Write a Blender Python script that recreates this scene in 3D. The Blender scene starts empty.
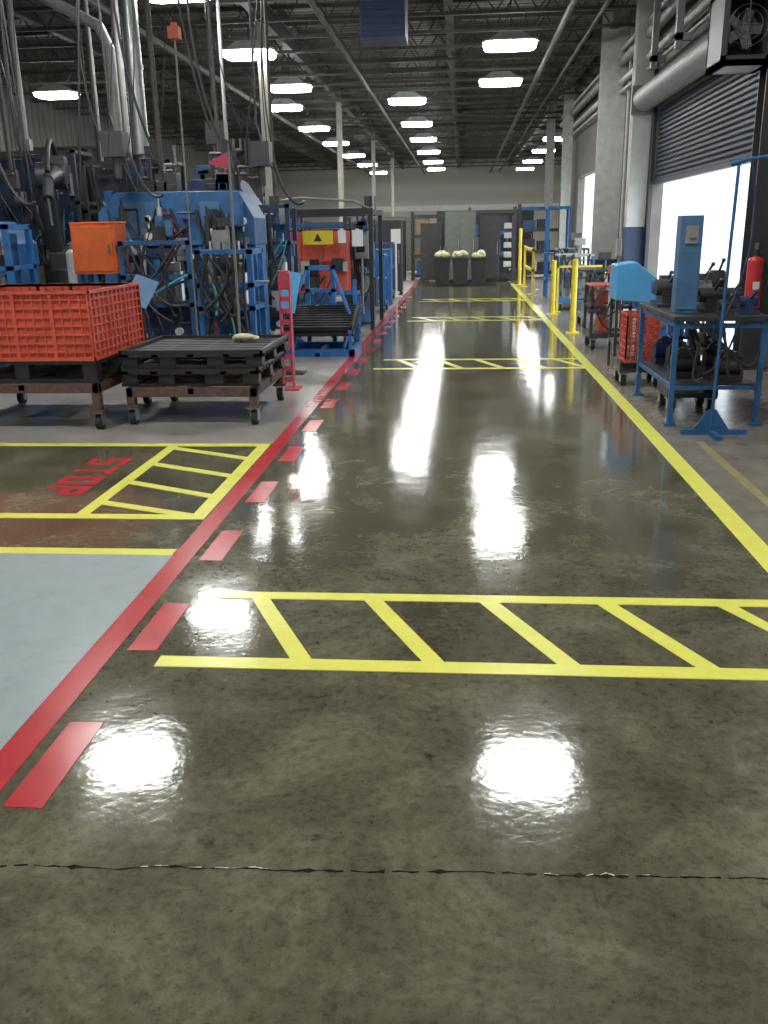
import bpy, bmesh, math, random
from mathutils import Matrix, Vector, Euler
random.seed(7)
scene=bpy.context.scene
COL=scene.collection
scene.view_settings.view_transform='Standard'
scene.view_settings.exposure=0.15
scene.view_settings.gamma=1.09

# ---------------------------------------------------------------- materials
MATS={}
def mat(name,col,rough=0.5,metal=0.0,var=0.12,scale=6.0,spec=0.5,dirt=None):
    if name in MATS: return MATS[name]
    m=bpy.data.materials.new(name); m.use_nodes=True
    nt=m.node_tree; n=nt.nodes; l=nt.links
    b=n['Principled BSDF']
    b.inputs['Roughness'].default_value=rough
    b.inputs['Metallic'].default_value=metal
    b.inputs['Specular IOR Level'].default_value=spec
    tc=n.new('ShaderNodeTexCoord')
    nz=n.new('ShaderNodeTexNoise'); nz.inputs['Scale'].default_value=scale; nz.inputs['Detail'].default_value=5
    l.new(tc.outputs['Object'],nz.inputs['Vector'])
    rp=n.new('ShaderNodeValToRGB')
    rp.color_ramp.elements[0].position=0.3; rp.color_ramp.elements[1].position=0.7
    d=dirt or tuple(c*(1-2*var) for c in col)
    rp.color_ramp.elements[0].color=(*[max(0,c) for c in d],1)
    rp.color_ramp.elements[1].color=(*[min(1,c*(1+var*.5)) for c in col],1)
    l.new(nz.outputs['Fac'],rp.inputs['Fac'])
    l.new(rp.outputs['Color'],b.inputs['Base Color'])
    MATS[name]=m; return m
M_BLUE=mat('blue_paint',(0.022,0.115,0.31),.5,var=.22)
M_BLUE2=mat('bright_blue_paint',(0.022,0.17,0.50),.45,var=.18)
M_GBLUE=mat('grey_blue_paint',(0.06,0.17,0.33),.5,var=.15)
M_LBLUE=mat('light_blue_plastic',(0.10,0.45,0.90),.35,var=.05)
M_NAVY=mat('navy_paint',(0.018,0.04,0.12),.45)
M_ORANGE=mat('orange_paint',(0.78,0.14,0.03),.45)
M_CRATE=mat('orange_red_plastic',(0.66,0.10,0.06),.45,var=.1)
M_RED=mat('red_paint',(0.6,0.03,0.03),.35)
M_PINK=mat('faded_red_paint',(0.6,0.06,0.1),.5)
M_BLACK=mat('black_plastic',(0.02,0.02,0.023),.45)
M_DARK=mat('dark_steel',(0.05,0.05,0.056),.45,metal=.3)
M_RUST=mat('rusty_brown_steel',(0.13,0.07,0.05),.7,dirt=(0.06,0.035,0.03),scale=20)
M_GREY=mat('grey_paint',(0.25,0.26,0.26),.5)
M_LGREY=mat('light_grey_paint',(0.5,0.52,0.5),.5)
M_CREAM=mat('cream_paint',(0.5,0.48,0.4),.55)
M_WHITE=mat('white_paint',(0.8,0.82,0.8),.5,var=.06)
M_PAPER=mat('paper_white',(0.85,0.87,0.85),.7,var=.03)
M_CHROME=mat('galvanised_duct',(0.38,0.40,0.41),.38,metal=.85)
M_STEEL=mat('bare_steel',(0.4,0.4,0.4),.35,metal=.9)
M_GREEN=mat('grey_green_paint',(0.12,0.14,0.115),.5)
M_YEL=mat('yellow_paint',(0.85,0.68,0.03),.4)
M_RUBBER=mat('black_rubber',(0.02,0.02,0.02),.8)
M_TEAL=mat('teal_hose_rubber',(0.06,0.38,0.42),.5)
M_BAG=mat('pale_yellow_plastic_film',(0.72,0.68,0.4),.4,scale=15)
M_SHUT=mat('dark_navy_shutter_steel',(0.025,0.042,0.08),.55,metal=.1)
M_GLASS=mat('dark_glass_screen',(0.02,0.03,0.03),.1)
M_CARD=mat('brown_cardboard',(0.3,0.19,0.1),.8)
M_JOIST=mat('dark_joist_steel',(0.06,0.058,0.048),.65)
M_PIPE=mat('dull_grey_pipe',(0.2,0.2,0.19),.5)
M_CURT=mat('dark_green_curtain_vinyl',(0.012,0.02,0.02),.4)
M_DRED=mat('dull_red_paint',(.52,.07,.035),.5)

# ---------------------------------------------------------------- geometry helper
class Geo:
    def __init__(s): s.bm=bmesh.new(); s.M=Matrix.Identity(4)
    def box(s,x0,x1,y0,y1,z0,z1,rot=None):
        c=Vector(((x0+x1)/2,(y0+y1)/2,(z0+z1)/2))
        m=Matrix.Translation(c)
        if rot: m=m@Euler(rot).to_matrix().to_4x4()
        m=m@Matrix.Diagonal((x1-x0,y1-y0,z1-z0,1))
        bmesh.ops.create_cube(s.bm,size=1,matrix=s.M@m); return s
    def cyl(s,p0,p1,r,r2=None,seg=14):
        p0=Vector(p0);p1=Vector(p1);d=p1-p0
        q=d.to_track_quat('Z','Y').to_matrix().to_4x4()
        m=s.M@Matrix.Translation((p0+p1)/2)@q
        bmesh.ops.create_cone(s.bm,cap_ends=True,segments=seg,radius1=r,radius2=r if r2 is None else r2,depth=d.length,matrix=m); return s
    def sph(s,c,r,sc=(1,1,1),u=14,v=9):
        m=s.M@Matrix.Translation(c)@Matrix.Diagonal((*sc,1))
        bmesh.ops.create_uvsphere(s.bm,u_segments=u,v_segments=v,radius=r,matrix=m); return s
    def tube(s,pts,r,seg=10):
        for a,b in zip(pts[:-1],pts[1:]): s.cyl(a,b,r,seg=seg)
        for p in pts[1:-1]: s.sph(p,r,u=seg,v=6)
        return s
    def hose(s,p0,p1,sag,r,n=10,side=0):
        p0=Vector(p0);p1=Vector(p1);pts=[]
        for i in range(n+1):
            t=i/n;p=p0.lerp(p1,t);k=4*t*(1-t);p.z-=sag*k;p.x+=side*k;pts.append(p)
        return s.tube(pts,r,8)
    def prism(s,prof,axis,a,b):
        def P(p,t):
            if axis=='x': return s.M@Vector((t,p[0],p[1]))
            if axis=='y': return s.M@Vector((p[0],t,p[1]))
            return s.M@Vector((p[0],p[1],t))
        v0=[s.bm.verts.new(P(p,a)) for p in prof]; v1=[s.bm.verts.new(P(p,b)) for p in prof]
        s.bm.faces.new(v0); s.bm.faces.new(list(reversed(v1)))
        n=len(prof)
        for i in range(n): s.bm.faces.new((v0[i],v0[(i+1)%n],v1[(i+1)%n],v1[i]))
        return s
    def quad(s,pts):
        s.bm.faces.new([s.bm.verts.new(s.M@Vector(p)) for p in pts]); return s
    def obj(s,name,m,parent=None,loc=(0,0,0),bevel=0.0,smooth=False):
        bmesh.ops.recalc_face_normals(s.bm,faces=s.bm.faces)
        me=bpy.data.meshes.new(name); s.bm.to_mesh(me); s.bm.free()
        me.materials.append(m)
        o=bpy.data.objects.new(name,me); COL.objects.link(o); o.location=loc
        if parent is not None: o.parent=parent
        if bevel>0:
            md=o.modifiers.new('bevel','BEVEL'); md.width=bevel; md.segments=2; md.limit_method='ANGLE'
        if smooth:
            for p in me.polygons: p.use_smooth=True
            me.set_sharp_from_angle(angle=math.radians(40))
        return o
def tag(o,label,cat,group=None,kind=None):
    o['label']=label; o['category']=cat
    if group: o['group']=group
    if kind: o['kind']=kind
    return o
def T(name,label,cat,loc,group=None,rz=0):
    o=bpy.data.objects.new(name,None); o.empty_display_size=.1; COL.objects.link(o)
    o.location=loc; o.rotation_euler=(0,0,rz)
    return tag(o,label,cat,group)
def dup(src,loc,rz=None,label=None):
    c=src.copy(); COL.objects.link(c); c.location=loc
    if rz is not None: c.rotation_euler=(0,0,rz)
    if label: c['label']=label
    for ch in list(src.children):
        k=ch.copy(); COL.objects.link(k); k.parent=c
        for g in list(ch.children):
            q=g.copy(); COL.objects.link(q); q.parent=k
    return c
def S(o): o['kind']='structure'; return o

# ---------------------------------------------------------------- camera
p=math.atan(.3118); ps=math.atan(.0881)
Rp=Vector((math.cos(ps),math.sin(ps),0)); Hd=Vector((-math.sin(ps),math.cos(ps),0)); Z=Vector((0,0,1))
F=Hd*math.cos(p)-Z*math.sin(p); Up=Hd*math.sin(p)+Z*math.cos(p)
R=(Rp-Up*.018).normalized(); U=(Up+Rp*.018).normalized()
cd=bpy.data.cameras.new('camera'); cam=bpy.data.objects.new('camera',cd); COL.objects.link(cam)
mw=Matrix.Identity(4)
for i in range(3): mw[i][0]=R[i]; mw[i][1]=U[i]; mw[i][2]=-F[i]
mw[2][3]=1.6
cam.matrix_world=mw
cd.sensor_fit='VERTICAL'; cd.sensor_height=24; cd.lens=900/1024*24; cd.clip_end=300; cd.clip_start=.05
scene.camera=cam

w=bpy.data.worlds.new('world'); scene.world=w; w.use_nodes=True
w.node_tree.nodes['Background'].inputs[0].default_value=(0.80,0.90,1,1)
w.node_tree.nodes['Background'].inputs[1].default_value=4.0

# ---------------------------------------------------------------- floor
def floor_mat():
    m=bpy.data.materials.new('wet_sealed_concrete'); m.use_nodes=True
    nt=m.node_tree;n=nt.nodes;l=nt.links;b=n['Principled BSDF']
    g=n.new('ShaderNodeNewGeometry'); sp=n.new('ShaderNodeSeparateXYZ'); l.new(g.outputs['Position'],sp.inputs[0])
    def ma(op,a,c):
        k=n.new('ShaderNodeMath');k.operation=op
        for i,v in enumerate((a,c)):
            if isinstance(v,(int,float)): k.inputs[i].default_value=v
            else: l.new(v,k.inputs[i])
        return k.outputs[0]
    def noise(sc,det=6,ro=.6,dist=0):
        k=n.new('ShaderNodeTexNoise');k.inputs['Scale'].default_value=sc;k.inputs['Detail'].default_value=det
        k.inputs['Roughness'].default_value=ro;k.inputs['Distortion'].default_value=dist
        l.new(g.outputs['Position'],k.inputs['Vector']);return k.outputs['Fac']
    def ramp(f,stops):
        k=n.new('ShaderNodeValToRGB');cr=k.color_ramp
        while len(cr.elements)<len(stops): cr.elements.new(.5)
        for e,(ps_,c) in zip(cr.elements,stops): e.position=ps_; e.color=(*c,1)
        l.new(f,k.inputs['Fac']);return k.outputs['Color']
    def mix(f,a,c,bt='MIX'):
        k=n.new('ShaderNodeMix');k.data_type='RGBA';k.blend_type=bt
        if isinstance(f,(int,float)): k.inputs[0].default_value=f
        else: l.new(f,k.inputs[0])
        for i,v in ((6,a),(7,c)):
            if isinstance(v,tuple): k.inputs[i].default_value=(*v,1)
            else: l.new(v,k.inputs[i])
        return k.outputs[2]
    X=sp.outputs[0];Y=sp.outputs[1]
    base=ramp(noise(1.6,10,.74,.5),[(.32,(.060,.056,.033)),(.5,(.112,.106,.067)),(.66,(.20,.19,.13))])
    fine=ramp(noise(28,9,.8),[(.34,(.5,.5,.46)),(.54,(1,1,1)),(.8,(1.0,1.0,1.0))])
    aisle=mix(1.0,base,fine,'MULTIPLY')
    spots=ramp(noise(7,5,.65,.3),[(.29,(.3,.3,.27)),(.37,(1,1,1))])
    aisle=mix(.75,aisle,spots,'MULTIPLY')
    speck=ramp(noise(60,2,.5),[(.26,(.35,.33,.3)),(.31,(1,1,1))])
    aisle=mix(.8,aisle,speck,'MULTIPLY')
    pale=ramp(noise(3.3,9,.8,1.0),[(.58,(0,0,0)),(.72,(1,1,1))])
    sc=n.new('ShaderNodeMath');sc.operation='MULTIPLY';sc.inputs[1].default_value=.4;l.new(pale,sc.inputs[0])
    aisle=mix(sc.outputs[0],aisle,(.25,.245,.19))
    light=ramp(noise(2.0,6,.6),[(.3,(.20,.19,.17)),(.7,(.36,.35,.32))])
    brown=ramp(noise(2.5,8,.7),[(.3,(.12,.105,.08)),(.7,(.25,.23,.195))])
    ml=ma('MULTIPLY',ma('LESS_THAN',X,-1.45),ma('GREATER_THAN',Y,6.92))
    mr=ma('GREATER_THAN',X,1.6)
    c=mix(ml,aisle,light); c=mix(mr,c,brown)
    l.new(c,b.inputs['Base Color'])
    rr=ma('ADD',.035,ma('MULTIPLY',noise(4,6,.6),.11))
    rr=ma('ADD',rr,ma('MULTIPLY',ml,.22)); rr=ma('ADD',rr,ma('MULTIPLY',mr,.16))
    l.new(rr,b.inputs['Roughness'])
    b.inputs['Specular IOR Level'].default_value=.8
    bp=n.new('ShaderNodeBump');bp.inputs['Strength'].default_value=.34;bp.inputs['Distance'].default_value=.005
    hh=ma('ADD',ma('MULTIPLY',noise(5,3,.5),.8),ma('MULTIPLY',noise(40,4,.6),.16))
    l.new(hh,bp.inputs['Height']);l.new(bp.outputs['Normal'],b.inputs['Normal'])
    return m
def paint_mat(name,col,rough=.16,wear=.5):
    m=bpy.data.materials.new(name);m.use_nodes=True
    nt=m.node_tree;n=nt.nodes;l=nt.links;b=n['Principled BSDF']
    g=n.new('ShaderNodeNewGeometry')
    k=n.new('ShaderNodeTexNoise');k.inputs['Scale'].default_value=7;k.inputs['Detail'].default_value=8;k.inputs['Roughness'].default_value=.7
    l.new(g.outputs['Position'],k.inputs['Vector'])
    r=n.new('ShaderNodeValToRGB');r.color_ramp.elements[0].position=.25;r.color_ramp.elements[1].position=.55
    r.color_ramp.elements[0].color=(*[c*wear for c in col],1);r.color_ramp.elements[1].color=(*col,1)
    l.new(k.outputs['Fac'],r.inputs['Fac']);l.new(r.outputs['Color'],b.inputs['Base Color'])
    b.inputs['Roughness'].default_value=rough;b.inputs['Specular IOR Level'].default_value=.6
    k2=n.new('ShaderNodeTexNoise');k2.inputs['Scale'].default_value=5;k2.inputs['Detail'].default_value=3
    l.new(g.outputs['Position'],k2.inputs['Vector'])
    bp=n.new('ShaderNodeBump');bp.inputs['Strength'].default_value=.3;bp.inputs['Distance'].default_value=.004
    l.new(k2.outputs['Fac'],bp.inputs['Height']);l.new(bp.outputs['Normal'],b.inputs['Normal'])
    return m
FM=floor_mat()
M_OUT=mat('pale_outdoor_concrete',(0.7,0.7,0.68),.8)
S(Geo().box(-13,12,-6,66,-.2,0).obj('floor',FM))
S(Geo().box(12.01,60,-30,90,-.25,-.05).obj('floor_apron_outside',M_OUT))
S(Geo().box(3.6,12,-6,33.9,-.19,.004).obj('floor_dock_outside',M_OUT))

P_YEL=paint_mat('yellow_floor_paint',(.90,.90,.14),.2,.88)
P_RED=paint_mat('red_floor_paint',(.52,.03,.04),.2,.75)
P_GREY=paint_mat('pale_grey_floor_paint',(.34,.42,.43),.22,.85)
P_OCH=paint_mat('worn_ochre_floor_paint',(.30,.26,.10),.4,.4)
def flat(g,pts,h=.0025):
    g.prism([(x,y) for x,y in pts],'z',0.0002,h)
def rect(g,x0,x1,y0,y1,h=.0025): flat(g,[(x0,y0),(x1,y0),(x1,y1),(x0,y1)],h)
def mark(name,m,label,group=None,cat='floor marking'):
    def deco(g): return tag(g.obj(name,m),label,cat,group)
    return deco
g=Geo();rect(g,-1.49,-1.38,-1,30);mark('red_floor_line',P_RED,'long solid red painted line bordering the walkway')(g)
g=Geo();rect(g,1.48,1.60,-1,30);mark('yellow_floor_line',P_YEL,'long solid yellow painted line bordering the walkway')(g)
g=Geo();rect(g,1.82,1.88,4.0,7.0);mark('worn_floor_line',P_OCH,'faint worn ochre line on the grey concrete')(g)
for i in range(22):
    g=Geo();y=2.17+1.04*i-1.04;rect(g,-1.335,-1.215,y,y+.48)
    mark('red_floor_dash',P_RED,'short red painted dash beside the solid red line','red dashes along the walkway')(g)
def hatch(y0,y1,xs,x1,gap=.52,t0=-.91,w=.085):
    g=Geo();rect(g,xs-.06,x1,y0-.045,y0+.045,.003);rect(g,xs,x1,y1-.04,y1+.04,.003)
    t=t0
    while t<x1-.05:
        a,bb=t-w/2,t+w/2; sh=.30
        pts=[(a,y1-.03),(bb,y1-.03),(bb+sh,y0+.03),(a+sh,y0+.03)]
        if bb+sh>x1:
            k=(x1-bb)/sh; yy=y1-(y1-y0)*k
            ka=min(1,(x1-a)/sh); ya=y1-(y1-y0)*ka
            pts=[(a,y1-.03),(bb,y1-.03),(x1,yy),(x1,ya)]
        flat(g,pts,.0028); t+=gap
    mark('hatched_crossing',P_YEL,'yellow painted hatched crossing strip across the walkway','yellow hatched crossings')(g)
hatch(3.12,3.80,-1.12,1.478)
hatch(10.95,11.75,-1.0,1.478,.5,-.8)
hatch(17.0,17.7,-.95,1.478,.5,-.8)
hatch(21.8,22.5,-.95,1.478,.5,-.8)
g=Geo();rect(g,-13,-1.50,6.81,6.90,.003);rect(g,-13,-1.50,4.93,5.02,.003)
rect(g,-1.59,-1.50,5.02,6.81,.0028);rect(g,-2.31,-2.23,5.02,6.81,.0028)
for yl in (6.74,6.24,5.74,5.26):
    yr=max(yl-.32,5.0);flat(g,[(-2.23,yl-.04),(-1.59,yr-.04),(-1.59,yr+.04),(-2.23,yl+.04)],.0026)
mark('parking_bay_marking',P_YEL,'yellow outlined stop bay with ladder hatching beside red line')(g)
g=Geo();rect(g,-13,-1.50,4.32,4.41,.003);mark('yellow_bay_line',P_YEL,'yellow painted line edging the pale grey painted floor')(g)
g=Geo();rect(g,-13,-1.492,-5.9,4.32,.002);mark('grey_painted_floor',P_GREY,'glossy pale grey painted floor area beside red line')(g)
# STOP in blocky stencil strokes, read from inside the bay facing the walkway
def letters():
    g=Geo();s=.060;H=.30;W=.20;z0,z1=.0004,.0034
    def b(x0,x1,y0,y1): g.box(x0,x1,y0,y1,z0,z1)
    X=0
    # S
    b(X,X+W,0,s);b(X,X+W,H/2-s/2,H/2+s/2);b(X,X+W,H-s,H);b(X+W-s,X+W,s,H/2-s/2);b(X,X+s,H/2+s/2,H-s)
    X+=.26
    b(X+W/2-s/2,X+W/2+s/2,0,H-s);b(X,X+W,H-s,H)
    X+=.26
    b(X,X+W,0,s);b(X,X+W,H-s,H);b(X,X+s,s,H-s);b(X+W-s,X+W,s,H-s)
    X+=.26
    b(X,X+s,0,H);b(X+s,X+W,H-s,H);b(X+s,X+W,H*.42,H*.42+s);b(X+W-s,X+W,H*.42+s,H-s)
    return g
g=letters();st=g.obj('stop_lettering',P_RED,bevel=0);st.rotation_euler=(0,0,math.radians(-90));st.location=(-2.75,6.40,.0002)
tag(st,'bold red painted STOP lettering on the dark floor','floor lettering')
M_CRACK=mat('wet_black_crack',(0.02,0.018,0.015),.1)
g=Geo();x=-3.5;pts=[];off=0
while x<3.6:
    off+=random.uniform(-.004,.004);off*=.85
    pts.append((x,1.965+off+.035*x,random.uniform(.0005,.0042)*(1.0 if random.random()<.85 else 2.4)));x+=.018
for a,c in zip(pts[:-1],pts[1:]):
    if random.random()<.93: g.quad([(a[0],a[1]-a[2],.0012),(c[0],c[1]-c[2]*1.3,.0012),(c[0],c[1]+c[2],.0012),(a[0],a[1]+a[2],.0012)])
S(g.obj('trim_1',M_CRACK))
M_GLINT=mat('pale_chipped_concrete',(.75,.75,.7),.3,var=.3,scale=40)  # glints on the crack edge, put in as pale colour
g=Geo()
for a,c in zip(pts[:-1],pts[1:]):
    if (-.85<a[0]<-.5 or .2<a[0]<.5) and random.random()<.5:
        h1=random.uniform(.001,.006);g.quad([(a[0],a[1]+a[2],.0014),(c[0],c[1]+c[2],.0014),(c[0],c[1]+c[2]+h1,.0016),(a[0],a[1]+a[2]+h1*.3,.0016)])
S(g.obj('trim_2',M_GLINT))

# ---------------------------------------------------------------- shell
M_WALLR=mat('brown_grey_block_wall',(0.17,0.16,0.14),.8,scale=3)
def corr(name,c1,c2,sc,axis):
    m=bpy.data.materials.new(name);m.use_nodes=True;nt=m.node_tree;n=nt.nodes;l=nt.links;b=n['Principled BSDF']
    g=n.new('ShaderNodeNewGeometry');wv=n.new('ShaderNodeTexWave');wv.bands_direction=axis;wv.inputs['Scale'].default_value=sc
    l.new(g.outputs['Position'],wv.inputs['Vector'])
    r=n.new('ShaderNodeValToRGB');r.color_ramp.elements[0].color=(*c1,1);r.color_ramp.elements[1].color=(*c2,1)
    l.new(wv.outputs['Fac'],r.inputs['Fac']);l.new(r.outputs['Color'],b.inputs['Base Color']);b.inputs['Roughness'].default_value=.6
    bp=n.new('ShaderNodeBump');bp.inputs['Distance'].default_value=.04;l.new(wv.outputs['Fac'],bp.inputs['Height']);l.new(bp.outputs['Normal'],b.inputs['Normal'])
    return m
M_DECK=corr('dark_roof_deck',(.055,.052,.042),(.09,.086,.07),1.2,'Y')
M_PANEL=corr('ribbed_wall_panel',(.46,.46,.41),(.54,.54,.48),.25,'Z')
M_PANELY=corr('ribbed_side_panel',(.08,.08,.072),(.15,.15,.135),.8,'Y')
S(Geo().box(-13,3.9,-6,34.2,6.2,6.4).obj('ceiling',M_DECK))
S(Geo().box(-13,12,34.2,66,6.2,6.4).obj('ceiling',M_DECK))
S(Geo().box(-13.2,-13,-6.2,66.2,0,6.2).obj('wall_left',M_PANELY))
S(Geo().box(-13,12.2,66,66.2,0,6.2).obj('wall_back',M_PANEL))
S(Geo().box(-13,12,65.9,65.998,2.9,3.25).obj('trim_3',M_WHITE))
S(Geo().box(-13,3.9,-6.2,-6,0,6.2).obj('wall_front',M_WALLR))
DY0,DY1=11.6,18.5
g=Geo()
g.box(3.6,3.8,-6,DY0,0,6.2).box(3.6,3.8,DY0,DY1,3.7,6.2).box(3.6,3.8,DY1,25.6,0,6.2).box(3.6,3.8,25.6,30.2,3.1,6.2).box(3.6,3.8,30.2,34,0,6.2)
S(g.obj('wall_right',M_WALLR))
S(Geo().box(3.8,12,33.9,34.2,0,6.2).obj('wall_side',M_WHITE))
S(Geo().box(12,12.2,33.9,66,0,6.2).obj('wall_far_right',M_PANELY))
g=Geo();z=2.42
while z<3.66: g.prism([(3.66,z),(3.63,z+.02),(3.63,z+.055),(3.66,z+.075),(3.70,z+.075),(3.70,z)],'y',DY0+.01,DY1-.01);z+=.08
g.box(3.62,3.72,DY0,DY1,2.36,2.43)
S(g.obj('door_1',M_SHUT))
g=Geo();g.box(3.54,3.6,DY0-.12,DY0,0,3.7).box(3.54,3.6,DY1,DY1+.12,0,3.7);S(g.obj('trim_4',M_DARK))
g=Geo().cyl((3.36,DY0-.1,3.86),(3.36,DY1+.1,3.86),.21,seg=24);g.box(3.13,3.597,DY0-.18,DY0-.1,3.6,4.1).box(3.13,3.597,DY1+.1,DY1+.18,3.6,4.1)
tag(g.obj('shutter_housing',M_GREY,smooth=True),'grey round roll shutter housing above the dock door','shutter housing')
def joist(x1):
    g=Geo().box(-13,x1,-.04,.04,5.5,5.56).box(-13,x1,-.05,.05,6.05,6.13);x=-13
    while x<x1-.5:
        g.cyl((x,0,5.53),(x+.4,0,6.09),.015,seg=5);g.cyl((x+.4,0,6.09),(x+.8,0,5.53),.015,seg=5);x+=.8
    return g
jl=joist(11.9).obj('trim_5',M_JOIST,loc=(0,35.2,0));S(jl)
j0=joist(3.6).obj('trim_6',M_JOIST,loc=(0,8,0));S(j0)
k=7;y=9.6
while y<65:
    c=(j0 if y<33.5 else jl).copy();c.name='trim_%d'%k;COL.objects.link(c)
    if 33.5<=y<36: y=36.8
    c.location=(0,y,0);y+=1.6 if y<40 else 3.2;k+=1
for x in (-8.5,-4.05,-.3,3.2):
    g=Geo();g.box(x-.08,x+.08,4,66,5.66,5.70).box(x-.08,x+.08,4,66,6.0,6.05).box(x-.012,x+.012,4,66,5.7,6.0)
    S(g.obj('trim_%d'%k,M_JOIST));k+=1
for (x,r_) in ((-2.6,.05),(1.9,.06),(2.5,.04),(-6.2,.07)):
    g=Geo().cyl((x,5,5.35),(x,66,5.35),r_,seg=10)
    for yy in range(7,64,6): g.cyl((x,yy,5.35),(x,yy,6.2),.01,seg=5)
    tag(g.obj('overhead_pipe',M_JOIST),'long dark pipe hung under the roof joists','pipe','overhead pipes')

def column(x0,x1,y,m,label,zb=1.9,mb=None,h=6.0):
    t=T('steel_column',label,'column',((x0+x1)/2,y,0),'building columns');w=(x1-x0)/2
    Geo().box(-w,w,-.14,-.12,0,h).box(-w,w,.12,.14,0,h).box(-w*.15,w*.15,-.12,.12,0,h).box(-w-.03,w+.03,-.17,.17,0,.03).obj('shaft',m,t)
    if mb: Geo().box(-w-.01,w+.01,-.15,.15,.03,zb).obj('painted_base',mb,t)
    return t
column(3.20,3.55,18.95,M_WHITE,'white painted steel column with dark blue base beside dock door',1.6,M_NAVY)
column(3.0,3.55,22,M_LGREY,'wide pale grey steel column against the wall',.9,M_NAVY)
column(3.15,3.45,31,M_LGREY,'pale grey steel column against the wall',1.2)
column(3.15,3.45,37,M_LGREY,'pale grey steel column standing further down the hall',1.2)
for y in (20,32,44,56): column(-4.15,-3.99,y,M_CREAM,'cream painted steel column between the work cells',1.2)
column(3.2,3.48,10.9,M_DARK,'dark steel column holding the fire extinguisher',1.2)
for (x,y) in ((3.5,19.3),(3.5,19.7),(3.5,20.5),(3.5,24),(3.5,21.2)):
    tag(Geo().cyl((x,y,0),(x,y,6.2),.035).box(x-.08,3.597,y-.1,y+.1,1.0,1.35).obj('wall_conduit',M_LGREY),'pale vertical conduit with junction box on the wall','conduit','wall conduits')
for z,r_ in ((4.6,.06),(5.0,.09),(5.25,.04),(4.4,.03)):
    g=Geo().cyl((3.42,7,z),(3.42,34,z),r_)
    for yy in range(8,34,5): g.box(3.42,3.6,yy,yy+.03,z-.015,z+.015)
    tag(g.obj('wall_pipe',M_LGREY if z!=5.0 else M_GREY),'grey pipe running along the upper wall','pipe','wall pipes')
for y in (13,15,16.8):
    tag(Geo().box(3.1,3.34,y-.05,y+.05,4.2,4.30).box(3.1,3.2,y-.05,y+.05,4.1,6.2).obj('pipe_hanger',M_GREY),'grey steel hanger above the shutter housing','hanger','pipe hangers')

# ---------------------------------------------------------------- lamps
M_LAMP=bpy.data.materials.new('lamp_lens');M_LAMP.use_nodes=True
nt=M_LAMP.node_tree;b=nt.nodes['Principled BSDF'];b.inputs['Base Color'].default_value=(.9,.9,.9,1)
b.inputs['Emission Color'].default_value=(1,.99,.95,1);b.inputs['Emission Strength'].default_value=46
def rrect(w,h,r,n=5):
    P=[]
    for cx,cy,a0 in ((w-r,h-r,0),(-w+r,h-r,90),(-w+r,-h+r,180),(w-r,-h+r,270)):
        for i in range(n+1):
            a=math.radians(a0+90*i/n);P.append((cx+r*math.cos(a),cy+r*math.sin(a)))
    return P
lamp=T('ceiling_lamp','bright white rounded high bay lamp under dark roof','ceiling lamp',(.92,10.2,5.1),'high bay ceiling lamps')
Geo().prism(rrect(.54,.40,.2),'z',.02,.06).prism([(-.45,.06),(.45,.06),(.22,.2),(-.22,.2)],'y',-.25,.25).obj('housing',M_LGREY,lamp)
Geo().prism(rrect(.51,.37,.2),'z',-.07,.02).obj('lens',M_LAMP,lamp,bevel=.03)
Geo().cyl((0,0,.2),(0,0,1.1),.012,seg=6).obj('hanger',M_DARK,lamp)
pos=[(.92,20),(.92,24.7)]
pos+=[(-4.35,y) for y in (5.0,10.2,15,20,24.6)]
pos+=[(-1.57,y) for y in (27.6,33.4,38.9,45,51.5,57.5)]
pos+=[(-5.2,y) for y in (28.2,33.9,39.6,46,52.5,59.5)]
pos+=[(3.8,y) for y in (40,46,52.8,59)]
pos+=[(-10.4,y) for y in (5,24.5)]
pos+=[(.92,5.0),(.92,-1),(-4.35,-1)]
for x,y in pos: dup(lamp,(x,y,5.1))

# ---------------------------------------------------------------- casters & carts
def caster(par,x,y,h=.16,m=M_STEEL):
    c=Geo().box(-.05,.05,-.04,.04,h-.015,h).box(-.035,-.028,-.03,.045,.04,h-.01).box(.028,.035,-.03,.045,.04,h-.01).obj('caster',m,par,(x,y,0))
    Geo().cyl((-.025,.01,h*.4),(.025,.01,h*.4),h*.4,seg=18).cyl((-.032,.01,h*.4),(.032,.01,h*.4),.015).obj('wheel',M_RUBBER,c,smooth=True)
def cart(name,label,x0,x1,y0,y1,top,m,lo=.16):
    cx,cy=(x0+x1)/2,(y0+y1)/2;t=T(name,label,'cart',(cx,cy,0));a,bb=(x1-x0)/2,(y1-y0)/2
    Geo().box(-a,a,-bb,-bb+.06,top-.08,top).box(-a,a,bb-.06,bb,top-.08,top).box(-a,-a+.06,-bb,bb,top-.08,top).box(a-.06,a,-bb,bb,top-.08,top).box(-.03,.03,-bb,bb,top-.06,top-.001).box(-a,a,-.03,.03,top-.06,top-.002).obj('frame',m,t,bevel=.004)
    for sx in (-1,1):
        for sy in (-1,1):
            x,y=sx*(a-.035),sy*(bb-.035)
            Geo().box(x-.035,x+.035,y-.035,y+.035,lo,top-.08).box(x-.06,x+.06,y-.06,y+.06,lo-.005,lo+.012).obj('leg',m,t)
            caster(t,x,y,lo)
    return t
cart('crate_cart','rusty brown steel cart on casters under orange crate',-4.45,-3.08,7.42,8.72,.40,M_RUST)
cart('tray_cart','low rusty steel cart on casters under black pallets',-2.92,-1.76,7.62,8.86,.33,M_RUST)
cart('crate_cart','rusty brown steel cart on casters beside wall of machines',-6.4,-4.75,7.5,8.7,.40,M_RUST)

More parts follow.
